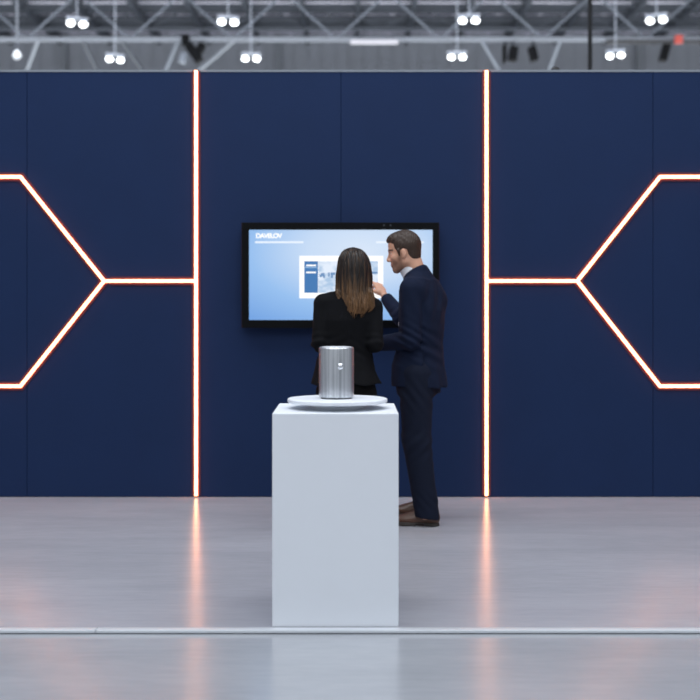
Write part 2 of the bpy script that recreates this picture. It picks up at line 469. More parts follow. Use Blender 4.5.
# ------------------------------------------------------------------ hall roof steel and lamps
def truss(D, zb_, zt_, label, m, step=2.6, phase=0.0, w=0.11):
    t = empty('roof_truss', (0, D, zb_), label, 'roof truss', 'roof trusses of the hall')
    bm = bmesh.new(); add_bar(bm, (-20, D, zb_), (20, D, zb_), w); from_bm('bottom_chord', bm, m, t)
    bm = bmesh.new(); add_bar(bm, (-20, D, zt_), (20, D, zt_), w); from_bm('top_chord', bm, m, t)
    n = int(32 / step)
    for i in range(n):
        x0 = -16 + phase + i * step
        bm = bmesh.new()
        add_bar(bm, (x0, D, zb_), (x0 + step / 2, D, zt_), w * 0.4)
        from_bm('web', bm, M_steel_mid if m is M_steel_pale else m, t)
        bm = bmesh.new()
        add_bar(bm, (x0 + step / 2, D, zt_), (x0 + step, D, zb_), w * 0.4)
        from_bm('web', bm, M_steel_mid if m is M_steel_pale else m, t)
    return t
near_truss = truss(36, 9.0, 10.35, 'roof truss whose pale lower chord runs straight across just above the farther lamp row', M_steel_pale, 3.0, 0.6, 0.12)
truss(38.6, 9.86, 10.6, 'darker roof truss seen behind and above the pale lower chord', M_steel_dark, 2.4, 0.2, 0.10)
for i, (D, z) in enumerate(((38.1, 10.72), (39.7, 10.72), (41.0, 10.72), (41.9, 10.72))):
    bm = bmesh.new(); add_bar(bm, (-20, D, z), (20, D, z), 0.09, 0.22)
    tag(from_bm('roof_purlin', bm, M_steel_dark),
        ['dark roof purlin lowest and nearest, just above the pale truss chord', 'dark roof purlin second nearest above the pale chord',
         'dark roof purlin third in depth above the pale chord', 'dark roof purlin farthest back next to the far hall wall'][i], 'purlin', 'roof purlins')
for i in range(15):
    x = -12.0 + i * 1.75
    bm = bmesh.new(); add_bar(bm, (x, 33, 10.66), (x, 43.9, 10.66), 0.12, 0.34)
    tag(from_bm('roof_rafter', bm, M_steel_dark), 'grey roof rafter running away from the viewer to the far wall', 'rafter', 'roof rafters')
# braces of the near truss, reaching down to the rear
for (p0, p1, mm) in (((234, 42), (196, 67), M_steel_pale), ((38, 44), (26, 66), M_steel_pale), ((482, 44), (501, 67), M_steel_mid),
                     ((83, 44), (98, 66), M_steel_dark), ((122, 44), (145, 68), M_steel_dark), ((178, 44), (164, 68), M_steel_mid),
                     ((560, 44), (548, 66), M_steel_mid)):
    bm = bmesh.new(); a_ = at(p0[0], p0[1], 36.0); a_.z = 8.97; add_bar(bm, a_, at(p1[0], p1[1] + 6, 37.2), 0.08)
    from_bm('brace', bm, mm, near_truss)
for px in (63, 278, 640):
    bm = bmesh.new(); add_bar(bm, (at(px, 0, 43.6).x, 43.85, 0), (at(px, 0, 43.6).x, 43.85, 10.8), 0.14)
    tag(from_bm('wall_column', bm, M_steel_pale), {63: 'slim pale column on the far wall near the left edge', 278: 'slim pale column on the far wall right of a twin lamp above the screen',
        640: 'slim pale column on the far wall near the right edge'}[px], 'column', 'columns on the far hall wall')

M_house = mat('lamp_housing', srgb(150, 156, 164), 0.5, 0.3)
def lamp(px, py, D, label, yaw):
    c = at(px, py, D)
    t = empty('high_bay_lamp', (c.x, D, c.z + 0.12), label, 'hall lamp', 'twin high bay lamps under the roof')
    u = Vector((math.cos(yaw), math.sin(yaw), 0))
    bm = bmesh.new(); add_bar(bm, c - u * 0.26 + Vector((0, 0, 0.12)), c + u * 0.26 + Vector((0, 0, 0.12)), 0.05, 0.05)
    from_bm('bracket', bm, M_house, t)
    bm = bmesh.new(); add_bar(bm, c + Vector((0, 0, 0.12)), (c.x, D, 10.86), 0.025, round_n=8)
    from_bm('suspension_rod', bm, M_house, t)
    for s in (-1, 1):
        q = c + u * s * 0.155
        bm = bmesh.new(); add_lathe(bm, (q.x, q.y, q.z), [(0, 0.12), (0.05, 0.12), (0.106, -0.02), (0.098, -0.02), (0.0, 0.06)], 24)
        h = from_bm('reflector', bm, M_house, t, True)
        bm = bmesh.new(); add_lathe(bm, (q.x, q.y, q.z), [(0, 0.03), (0.09, 0.03), (0.095, -0.02), (0.06, -0.07), (0, -0.085)], 24)
        from_bm('lens', bm, M_lamp, h, True)
LP = [(77, 23, 30, 'twin round hall lamp in the upper row, first from the left', 0.5), (228, 21.5, 30, 'twin round hall lamp in the upper row, second from the left', 0.25),
      (469, 19.8, 30, 'twin round hall lamp in the upper row, third from the left', -0.1), (656.5, 19.5, 30, 'twin round hall lamp in the upper row, at the far right', -0.5),
      (115, 59, 34, 'twin round hall lamp in the lower row, first from the left', 0.5), (251, 58, 34, 'twin round hall lamp in the lower row, second from the left', 0.1),
      (457, 56.5, 34, 'twin round hall lamp in the lower row, third from the left', -0.1), (615.5, 55, 34, 'twin round hall lamp in the lower row, at the far right', -0.5)]
for a_ in LP: lamp(*a_)

# strip lamp hung under the chord
q0, q1 = at(350.5, 42, 35.6), at(398, 42, 35.6)
t = empty('strip_lamp', (q0 + q1) / 2, 'white horizontal strip lamp under the pale chord above the screen', 'strip lamp')
bm = bmesh.new(); add_bar(bm, q0, q1, 0.12, 0.10); from_bm('tube', bm, M_tube, t)
for px in (358, 390):
    bm = bmesh.new(); q = at(px, 42, 35.6); add_bar(bm, q, (q.x, 35.95, 9.0), 0.03)
    from_bm('hanger', bm, M_house, t)
# small hanging lamp at the left
q = at(17, 55, 30)
t = empty('pendant_lamp', q, 'small pale lamp hanging on a rod at the left edge', 'hall lamp')
bm = bmesh.new(); add_lathe(bm, q, [(0, 0.12), (0.05, 0.1), (0.11, -0.02), (0.06, -0.1), (0, -0.12)], 20); from_bm('shade', bm, mat('pale_lamp_shade', srgb(225, 232, 235), 0.4, emit=(1, 1, 1, 1), estr=0.25), t, True)
bm = bmesh.new(); add_bar(bm, q + Vector((0, 0, 0.1)), (q.x, q.y, 10.86), 0.06, round_n=8); from_bm('rod', bm, M_steel_pale, t)

# black pole behind the booth
q = at(590, 35, 14)
bm = bmesh.new(); add_bar(bm, (q.x, 14, -0.022), (q.x, 14, 10.88), 0.05, round_n=12)
pole = from_bm('support_pole', bm, M_black); tag(pole, 'thin black vertical pole behind the navy wall, towards the right', 'pole')

# loudspeakers hung from the chord
def hung_speaker(px, py, w, h, D, label, parts):
    c = at(px, py, D)
    t = empty('hall_loudspeaker', c, label, 'loudspeaker', 'dark loudspeakers hung from the roof')
    bm = bmesh.new(); add_bar(bm, c, (c.x, D, 8.96), 0.05, round_n=8); from_bm('hanger', bm, M_speaker, t)
    for (dx, dz, ww, hh, rot, mm) in parts:
        bm = bmesh.new(); add_box(bm, -ww / 2, ww / 2, -0.18, 0.18, -hh / 2, hh / 2, 0.03)
        bmesh.ops.rotate(bm, verts=bm.verts, cent=(0, 0, 0), matrix=Matrix.Rotation(R(rot), 3, 'Y'))
        bmesh.ops.translate(bm, verts=bm.verts, vec=(c.x + dx, D, c.z + dz))
        from_bm('cabinet', bm, mm, t)
hung_speaker(191, 52, 0.5, 0.7, 36.0, 'dark angled loudspeaker cluster above the left vertical light strip',
             [(-0.15, 0.33, 0.22, 0.3, 0, M_speaker), (0.1, -0.05, 0.26, 0.55, -35, M_speaker), (-0.22, -0.18, 0.2, 0.3, 20, M_steel_mid), (0.28, 0.1, 0.2, 0.3, 30, M_speaker)])
hung_speaker(513, 54, 0.3, 0.5, 36.0, 'dark upright loudspeaker right of the right vertical light strip, left one of two',
             [(0, 0, 0.24, 0.42, 8, M_speaker), (-0.25, 0, 0.1, 0.5, 0, M_speaker)])
hung_speaker(533, 54, 0.3, 0.5, 36.0, 'dark upright loudspeaker right of the right vertical light strip, right one of two',
             [(0, 0.0, 0.22, 0.42, -15, M_speaker)])
hung_speaker(665, 52, 0.3, 0.6, 36.0, 'dark tilted loudspeaker under the red box at the right',
             [(0, 0.0, 0.2, 0.55, 15, M_speaker)])
c = at(678.5, 39.5, 35.5)
rb_ = box('alarm_box', c.x - 0.11, c.x + 0.11, 35.42, 35.548, c.z - 0.12, c.z + 0.12, M_red, bevel=0.02); tag(rb_, 'small red box on the dark rail at the right', 'box')
bm = bmesh.new(); add_bar(bm, at(606, 41.5, 35.6), at(720, 41.8, 35.6), 0.10)
tag(from_bm('cable_rail', bm, M_black), 'dark horizontal rail just below the pale chord at the right', 'rail')
c = at(555, 70, 8.76)
bm = bmesh.new(); add_lathe(bm, (c.x, 8.747, 3.0), [(0, 0), (0.034, 0), (0.034, 0.008), (0.026, 0.022), (0.012, 0.03), (0, 0.031)], 24)
tag(from_bm('dome_fixture', bm, M_black, None, True), 'small black dome sitting on the top edge of the navy wall', 'dome')

# ------------------------------------------------------------------ people: smooth bodies grown from distance fields
class Field:
    def __init__(self, lo, hi, h):
        self.h = h; self.lo = np.array(lo, float)
        self.n = np.ceil((np.array(hi, float) - self.lo) / h).astype(int) + 1
        self.ax = [self.lo[i] + h * np.arange(self.n[i]) for i in range(3)]
        self.F = np.full(tuple(self.n), 0.5, np.float32)
    def region(self, c, r):
        sl, g = [], []
        for i in range(3):
            a = max(0, int((c[i] - r - self.lo[i]) / self.h)); b = min(int(self.n[i]), int((c[i] + r - self.lo[i]) / self.h) + 2)
            if b <= a: return None, None
            sl.append(slice(a, b)); g.append(self.ax[i][a:b].astype(np.float32))
        return tuple(sl), (g[0][:, None, None], g[1][None, :, None], g[2][None, None, :])
    def add(self, prim, k=0.02):
        fn, c, r = prim
        sl, g = self.region(c, r + k + 0.05)
        if sl is None: return
        d = fn(*g); F = self.F[sl]
        if k > 0:
            hh = np.clip(0.5 + 0.5 * (F - d) / k, 0, 1)
            self.F[sl] = F * (1 - hh) + d * hh - k * hh * (1 - hh)
        else:
            self.F[sl] = np.minimum(F, d)
    def cut(self, prim, k=0.008):
        fn, c, r = prim
        sl, g = self.region(c, r + k + 0.05)
        if sl is None: return
        d = -fn(*g); F = self.F[sl]
        hh = np.clip(0.5 - 0.5 * (F - d) / k, 0, 1)
        self.F[sl] = F * (1 - hh) + d * hh + k * hh * (1 - hh)
    def warp(self, fn):
        g = (self.ax[0][:, None, None], self.ax[1][None, :, None], self.ax[2][None, None, :])
        self.F = self.F + fn(*g).astype(np.float32)
    def mesh(self, name):
        F = self.F; h = self.h
        n = np.array(F.shape)
        ins = F < 0
        c = np.zeros(tuple(n - 1), np.int8)
        for dx in (0, 1):
            for dy in (0, 1):
                for dz in (0, 1):
                    c += ins[dx:n[0] - 1 + dx, dy:n[1] - 1 + dy, dz:n[2] - 1 + dz]
        act = (c > 0) & (c < 8)
        I = np.argwhere(act)
        idx = np.full(tuple(n - 1), -1, np.int32); idx[act] = np.arange(len(I))
        acc = np.zeros((len(I), 3)); cnt = np.zeros(len(I))
        for ax in range(3):
            o1, o2 = [i for i in range(3) if i != ax]
            for a in (0, 1):
                for b in (0, 1):
                    A = np.zeros(3, int); A[o1] = a; A[o2] = b
                    B = A.copy(); B[ax] = 1
                    fa = F[tuple((I + A).T)].astype(float); fb = F[tuple((I + B).T)].astype(float)
                    m = (fa < 0) != (fb < 0)
                    t = np.where(m, fa / np.where(m, fa - fb, 1), 0)
                    P = A[None, :] + t[:, None] * (B - A)[None, :]
                    acc[m] += P[m]; cnt[m] += 1
        V = self.lo + h * (I + acc / cnt[:, None])
        Q = []
        for ax in range(3):
            o1, o2 = (ax + 1) % 3, (ax + 2) % 3
            sl0 = [slice(None)] * 3; sl1 = [slice(None)] * 3
            sl0[ax] = slice(0, -1); sl1[ax] = slice(1, None)
            s = ins[tuple(sl0)] != ins[tuple(sl1)]
            E = np.argwhere(s)
            E = E[(E[:, o1] > 0) & (E[:, o2] > 0) & (E[:, o1] < n[o1] - 1) & (E[:, o2] < n[o2] - 1)]
            u = np.zeros(3, int); u[o1] = 1; v = np.zeros(3, int); v[o2] = 1
            q = np.stack([idx[tuple((E - u - v).T)], idx[tuple((E - v).T)], idx[tuple(E.T)], idx[tuple((E - u).T)]], 1)
            fl = ~ins[tuple(E.T)]
            q[fl] = q[fl][:, ::-1]
            Q.append(q)
        Q = np.concatenate(Q)
        me = bpy.data.meshes.new(name)
        me.vertices.add(len(V)); me.vertices.foreach_set('co', V.astype(np.float32).ravel())
        me.loops.add(len(Q) * 4); me.loops.foreach_set('vertex_index', Q.astype(np.int32).ravel())
        me.polygons.add(len(Q)); me.polygons.foreach_set('loop_start', np.arange(0, len(Q) * 4, 4, dtype=np.int32))
        me.update(calc_edges=True); me.validate()
        return me, V

def smooth_mesh(me, it=2, f=0.5):
    bm = bmesh.new(); bm.from_mesh(me)
    for _ in range(it):
        bmesh.ops.smooth_vert(bm, verts=bm.verts, factor=f, use_axis_x=True, use_axis_y=True, use_axis_z=True)
    bm.to_mesh(me); bm.free()

def cap(a, b, ra, rb, flat=None, fs=1.0):
    a = np.array(a, float); b = np.array(b, float)
    ab = b - a; L2 = max(1e-9, float(ab @ ab))
    fl = None if flat is None else np.array(flat, float) / np.linalg.norm(flat)
    def fn(X, Y, Z):
        x, y, z = X - a[0], Y - a[1], Z - a[2]
        t = np.clip((x * ab[0] + y * ab[1] + z * ab[2]) / L2, 0, 1)
        x = x - t * ab[0]; y = y - t * ab[1]; z = z - t * ab[2]
        d2 = x * x + y * y + z * z
        if fl is not None:
            w = x * fl[0] + y * fl[1] + z * fl[2]
            d2 = d2 + (fs * fs - 1) * w * w
        return np.sqrt(d2) - (ra + (rb - ra) * t)
    return fn, (a + b) / 2, math.sqrt(L2) / 2 + max(ra, rb)

def ell(c, rad, axes=None):
    c = np.array(c, float); rad = np.array(rad, float)
    M = np.eye(3) if axes is None else np.array(axes, float)
    def fn(X, Y, Z):
        x, y, z = X - c[0], Y - c[1], Z - c[2]
        q = [x * M[i, 0] + y * M[i, 1] + z * M[i, 2] for i in range(3)]
        k0 = np.sqrt(sum((q[i] / rad[i]) ** 2 for i in range(3)))
        k1 = np.sqrt(sum((q[i] / rad[i] ** 2) ** 2 for i in range(3)))
        return k0 * (k0 - 1) / np.maximum(k1, 1e-6)
    return fn, c, float(rad.max())

def loft(rows, f, n=2.3):
    """rows (z, cx, cy, half_width, half_depth), facing f"""
    rows = sorted(rows); Rw = np.array(rows, float)
    l = np.array((-f[1], f[0]))
    def fn(X, Y, Z):
        ip = lambda i: np.interp(Z.ravel(), Rw[:, 0], Rw[:, i]).reshape(Z.shape)
        cx, cy, hw, hd = ip(1), ip(2), ip(3), ip(4)
        x, y = X - cx, Y - cy
        u = np.abs(x * l[0] + y * l[1]) / hw; v = np.abs(x * f[0] + y * f[1]) / hd
        d = ((u ** n + v ** n) ** (1 / n) - 1) * np.minimum(hw, hd)
        return np.maximum(d, np.maximum(Rw[0, 0] - Z, Z - Rw[-1, 0]))
    c = Rw[:, [1, 2, 0]].mean(0)
    return fn, c, float(max(Rw[-1, 0] - Rw[0, 0], 2 * Rw[:, 3].max()) / 2 + 0.15)

class Frame:
    """local (forward, left, up) axes at c"""
    def __init__(self, c, f, u=(0, 0, 1), s=1.0):
        self.c = np.array(c, float); f = np.array(f, float); f /= np.linalg.norm(f)
        u = np.array(u, float); l = np.cross(u, f); l /= np.linalg.norm(l); u = np.cross(f, l)
        self.M = np.stack([f, l, u]); self.s = s
    def __call__(self, prim):
        fn, c, r = prim; M, s, o = self.M, self.s, self.c
        def g(X, Y, Z):
            x, y, z = X - o[0], Y - o[1], Z - o[2]
            q = [(x * M[i, 0] + y * M[i, 1] + z * M[i, 2]) / s for i in range(3)]
            return fn(*q) * s
        return g, o + s * (np.asarray(c) @ M), r * s
    def pt(self, p): return self.c + self.s * (np.array(p, float) @ self.M)
    def loc(self, V): return ((V - self.c) @ self.M.T) / self.s

def head(F, H, female=False):
    A = lambda p, k=0.015: F.add(H(p), k)
    A(ell((0, 0, 0), (0.096, 0.076, 0.094)), 0)
    A(ell((0.022, 0, -0.06), (0.068, 0.061, 0.078)), 0.03)
    A(ell((0.052, 0, 0.02), (0.044, 0.058, 0.05)), 0.02)                 # forehead
    A(cap((0.0, 0.05, -0.095), (0.058, 0.016, -0.138), 0.018, 0.015), 0.03)   # jaw
    A(cap((0.0, -0.05, -0.095), (0.058, -0.016, -0.138), 0.018, 0.015), 0.03)
    A(ell((0.066, 0, -0.137), (0.019, 0.021, 0.018)), 0.02)               # chin
    A(cap((0.082, 0.032, -0.012), (0.088, 0, -0.016), 0.010, 0.011), 0.014)  # brow
    A(cap((0.082, -0.032, -0.012), (0.088, 0, -0.016), 0.010, 0.011), 0.014)
    for s in (1, -1):
        A(ell((0.062, 0.042 * s, -0.062), (0.026, 0.02, 0.02)), 0.02)     # cheek
        F.cut(H(ell((0.096, 0.032 * s, -0.032), (0.014, 0.018, 0.011))), 0.012)
        A(ell((0.074, 0.032 * s, -0.032), (0.0125, 0.0125, 0.0125)), 0.003)  # eyeball
        A(cap((0.081, 0.022 * s, -0.0225), (0.077, 0.044 * s, -0.025), 0.005, 0.004), 0.004)   # lid
    A(cap((0.090, 0, -0.025), (0.108, 0, -0.068), 0.008, 0.010), 0.008)    # nose
    A(ell((0.104, 0, -0.074), (0.013, 0.013, 0.010)), 0.008)
    for s in (1, -1): A(ell((0.094, 0.012 * s, -0.077), (0.011, 0.007, 0.008)), 0.006)
    A(ell((0.076, 0, -0.104), (0.017, 0.027, 0.02)), 0.015)
    A(cap((0.088, 0.014, -0.099), (0.088, -0.014, -0.099), 0.0062, 0.0062), 0.005)
    A(cap((0.086, 0.012, -0.110), (0.086, -0.012, -0.110), 0.007, 0.007), 0.005)
    F.cut(H(cap((0.099, 0.013, -0.1045), (0.099, -0.013, -0.1045), 0.0025, 0.0025)), 0.004)
    for s in (1, -1):                                                       # ears
        er = H(ell((0.002, 0.077 * s, -0.04), (0.0135, 0.009, 0.027), ((0.92, 0, -0.2), (0, 1, 0), (0.2, 0, 0.98))))
        F.add(er, 0.006)
        F.cut(H(ell((0.004, 0.090 * s, -0.037), (0.009, 0.007, 0.016))), 0.005)
        A(ell((0.006, 0.076 * s, -0.064), (0.009, 0.007, 0.010)), 0.006)

def hand(F, Hd, side, curl, r=0.0085, pointing=False):
    """Hd: frame with forward = along the palm, up = back of the hand; side +1 puts the thumb to the left"""
    A = lambda p, k=0.006: F.add(Hd(p), k)
    A(cap((-0.03, 0, 0), (0.012, 0, 0), 0.026, 0.030, (0, 0, 1), 1.45), 0.012)
    A(cap((0.03, 0.020, 0), (0.078, 0.026, 0), 0.021, 0.014, (0, 0, 1), 1.15), 0.012)
    A(cap((0.03, 0.0, 0), (0.082, 0.004, 0.002), 0.021, 0.014, (0, 0, 1), 1.15), 0.012)
    A(cap((0.03, -0.018, 0), (0.074, -0.022, 0), 0.020, 0.013, (0, 0, 1), 1.15), 0.012)
    L = ((0.044, 0.026, 0.022), (0.048, 0.030, 0.023), (0.044, 0.028, 0.022), (0.034, 0.021, 0.019))
    for i in range(4):
        y = (0.031, 0.011, -0.009, -0.028)[i] * side
        p = np.array((0.084 - (0.003, 0, 0.004, 0.012)[i], y, 0.002)); a = 0.0
        c = curl[i]
        for j in range(3):
            a += c * (0.9, 1.15, 0.7)[j]
            q = p + L[i][j] * np.array((math.cos(a), (0.08, 0.02, -0.03, -0.1)[i] * side * 0.6, -math.sin(a)))
            rr = r * (1.0, 0.97, 0.93, 0.82)[i]
            A(cap(p, q, rr * (1.05 - 0.1 * j), rr * (0.97 - 0.1 * j)), 0.003)
            p = q
    t = [np.array(v) * np.array((1, side, 1)) for v in ((0.012, 0.026, -0.006), (0.045, 0.052, -0.022), (0.074, 0.056, -0.036), (0.096, 0.048, -0.044))]
    A(cap(t[0], t[1], 0.0165, 0.0115), 0.012); A(cap(t[1], t[2], 0.0108, 0.0098), 0.003); A(cap(t[2], t[3], 0.0098, 0.0078), 0.003)

def skin_material(name):
    m = bpy.data.materials.new(name); m.use_nodes = True
    nt = m.node_tree; p = nt.nodes['Principled BSDF']
    at_ = nt.nodes.new('ShaderNodeAttribute'); at_.attribute_name = 'skin_tone'
    nt.links.new(at_.outputs['Color'], p.inputs['Base Color'])
    p.inputs['Roughness'].default_value = 0.5
    p.inputs['Subsurface Weight'].default_value = 0.08
    p.inputs['Subsurface Radius'].default_value = (0.01, 0.004, 0.002)
    return m
M_skin = skin_material('skin')

def paint_skin(me, H, base, beard=None, brow=(40, 28, 22), lips=(165, 98, 88)):
    V = np.empty(len(me.vertices) * 3, np.float32); me.vertices.foreach_get('co', V); V = V.reshape(-1, 3).astype(float)
    q = H.loc(V); C = np.tile(np.array(srgb(*base)), (len(V), 1))
    near = (np.abs(q) < 0.2).all(1)
    def put(mask, col, w=1.0):
        w = np.clip(np.asarray(w, float), 0, 1); w = np.where(mask & near, w, 0)[:, None]
        C[:] = C * (1 - w) + np.array(srgb(*col)) * w
    if beard:
        w = np.clip((-0.078 - q[:, 2] - 0.35 * np.maximum(0, 0.05 - q[:, 0]) * 0 + 0.0) / 0.02, 0, 1) * np.clip((q[:, 0] - 0.005) / 0.02, 0, 1) * np.clip((q[:, 2] + 0.17) / 0.015, 0, 1)
        w2 = np.clip((0.055 - q[:, 0]) / 0.02, 0, 1) * np.clip((q[:, 0] - 0.012) / 0.01, 0, 1) * np.clip((-0.045 - q[:, 2]) / 0.02, 0, 1) * np.clip((q[:, 2] + 0.17) / 0.015, 0, 1)
        put(np.abs(q[:, 1]) < 0.1, beard, np.maximum(w, w2) * 0.72)
    put((np.abs(q[:, 2] + 0.104) < 0.011) & (q[:, 0] > 0.084) & (np.abs(q[:, 1]) < 0.024), lips, 0.8)
    bl = np.abs(q[:, 2] + 0.013 + 0.1 * np.maximum(0, np.abs(q[:, 1]) - 0.035)) < 0.005
    put(bl & (q[:, 0] > 0.06) & (np.abs(q[:, 1]) > 0.012) & (np.abs(q[:, 1]) < 0.055), brow, 0.9)
    for s in (1, -1):
        e = q - np.array((0.074, 0.032 * s, -0.032)); r = np.linalg.norm(e, axis=1)
        put((r < 0.0136) & (e[:, 2] < 0.006), (225, 222, 218))
        put((r < 0.0145) & (np.hypot(e[:, 1], e[:, 2]) < 0.0062), (52, 38, 30))
    ca = me.color_attributes.new('skin_tone', 'FLOAT_COLOR', 'POINT')
    ca.data.foreach_set('color', C.astype(np.float32).ravel())

def fabric(name, col, rough=0.85, noise=0.12):
    return mat(name, srgb(*col), rough, noise=noise, nscale=(40, 40, 40), bump=0.12, bscale=(420, 420, 420), spec=0.15)
M_suit = fabric('navy_wool', (17, 26, 47))
M_trouser = fabric('navy_wool_trouser', (19, 25, 41))
M_shirt = fabric('white_cotton', (228, 231, 238), 0.8, 0.03)
M_blackwool = fabric('black_wool', (9, 10, 14))
M_leather = mat('brown_leather', srgb(80, 51, 37), 0.36, noise=0.25, nscale=(25, 25, 25), bump=0.1, bscale=(260, 260, 260))
M_sole = mat('dark_rubber_sole', srgb(48, 42, 38), 0.7)
M_lace = mat('brown_lace', srgb(96, 72, 56), 0.7)
M_blackleather = mat('black_leather', srgb(20, 19, 20), 0.35)
def hair_material(name, top, tip, z0, z1, sc):
    m = bpy.data.materials.new(name); m.use_nodes = True
    nt = m.node_tree; p = nt.nodes['Principled BSDF']
    p.inputs['Roughness'].default_value = 0.45; p.inputs['Specular IOR Level'].default_value = 0.4
    tc = nt.nodes.new('ShaderNodeTexCoord')
    mp = nt.nodes.new('ShaderNodeMapping'); mp.inputs['Scale'].default_value = sc
    nz = nt.nodes.new('ShaderNodeTexNoise'); nz.inputs['Scale'].default_value = 1; nz.inputs['Detail'].default_value = 4
    nt.links.new(tc.outputs['Object'], mp.inputs[0]); nt.links.new(mp.outputs[0], nz.inputs['Vector'])
    sx = nt.nodes.new('ShaderNodeSeparateXYZ'); nt.links.new(tc.outputs['Object'], sx.inputs[0])
    mr = nt.nodes.new('ShaderNodeMapRange'); mr.inputs[1].default_value = z1; mr.inputs[2].default_value = z0
    nt.links.new(sx.outputs[2], mr.inputs[0])
    ad = nt.nodes.new('ShaderNodeMath'); ad.operation = 'MULTIPLY_ADD'; ad.inputs[1].default_value = 1.7; ad.inputs[2].default_value = -0.87
    nt.links.new(nz.outputs['Fac'], ad.inputs[0])
    a2 = nt.nodes.new('ShaderNodeMath'); a2.operation = 'ADD'; a2.use_clamp = True
    nt.links.new(mr.outputs[0], a2.inputs[0]); nt.links.new(ad.outputs[0], a2.inputs[1])
    mx = nt.nodes.new('ShaderNodeMix'); mx.data_type = 'RGBA'
    mx.inputs[6].default_value = srgb(*top); mx.inputs[7].default_value = srgb(*tip)
    nt.links.new(a2.outputs[0], mx.inputs[0]); nt.links.new(mx.outputs[2], p.inputs['Base Color'])
    bp = nt.nodes.new('ShaderNodeBump'); bp.inputs['Strength'].default_value = 0.4; bp.inputs['Distance'].default_value = 0.004
    nt.links.new(nz.outputs['Fac'], bp.inputs['Height']); nt.links.new(bp.outputs[0], p.inputs['Normal'])
    return m

def shoe(parent, heel, d, L, mu, ms, ml=None, heelh=0.024):
    """heel: floor point under the back of the heel, d: direction of the toe"""
    S = Frame((heel[0], heel[1], 0.0), (d[0], d[1], 0), s=L / 0.30)
    lo = np.array((min(heel[0], heel[0] + d[0] * L) - 0.09, min(heel[1], heel[1] + d[1] * L) - 0.09, -0.01))
    hi = np.array((max(heel[0], heel[0] + d[0] * L) + 0.09, max(heel[1], heel[1] + d[1] * L) + 0.09, 0.16))
    F = Field(lo, hi, 0.004)
    A = lambda p, k=0.02: F.add(S(p), k)
    A(ell((0.045, 0, 0.05), (0.045, 0.034, 0.052)), 0); A(ell((0.13, 0, 0.042), (0.10, 0.037, 0.044)), 0.03)
    A(ell((0.215, 0.003, 0.034), (0.080, 0.046, 0.029)), 0.03)
    A(cap((0.055, 0, 0.06), (0.05, 0, 0.10), 0.038, 0.037), 0.015)
    A(cap((0.080, 0, 0.100), (0.165, 0, 0.060), 0.024, 0.02), 0.02)
    F.cut(S(ell((0.12, 0, -0.28), (2, 2, 0.30))), 0.002)
    me, V = F.mesh('upper'); smooth_mesh(me, 1)
    up = link_mesh('upper', me, mu, parent, True)
    F = Field(lo, hi, 0.004)
    A(cap((0.045, 0, 0), (0.12, 0, 0), 0.041, 0.036, ), 0); A(cap((0.12, 0, 0), (0.215, 0.003, 0), 0.036, 0.050), 0.02); A(cap((0.215, 0.003, 0), (0.256, 0.004, 0), 0.050, 0.040), 0.02)
    Z = F.ax[2][None, None, :]
    F.F = np.maximum(F.F, np.maximum(Z - heelh, 0.0005 - Z)).astype(np.float32)
    # arch: step between heel and sole
    g = (F.ax[0][:, None, None] - heel[0]) * d[0] + (F.ax[1][None, :, None] - heel[1]) * d[1]
    F.F = np.where((np.abs(g - 0.115 * L / 0.30) < 0.03) & (Z < 0.011), np.maximum(F.F, 0.011 - Z), F.F).astype(np.float32)
    me, V = F.mesh('sole'); smooth_mesh(me, 1)
    link_mesh('sole', me, ms, parent, True)
    if ml:
        bm = bmesh.new()
        for i in range(4):
            t = 0.10 + 0.022 * i; z = 0.117 - 0.44 * (t - 0.09)
            pts = [S.pt((t, y, z - 5.5 * y * y)) for y in (-0.022, -0.011, 0, 0.011, 0.022)]
            for a_, b_ in zip(pts, pts[1:]): add_bar(bm, Vector(a_), Vector(b_), 0.006, round_n=8)
        from_bm('laces', bm, ml, up, True)

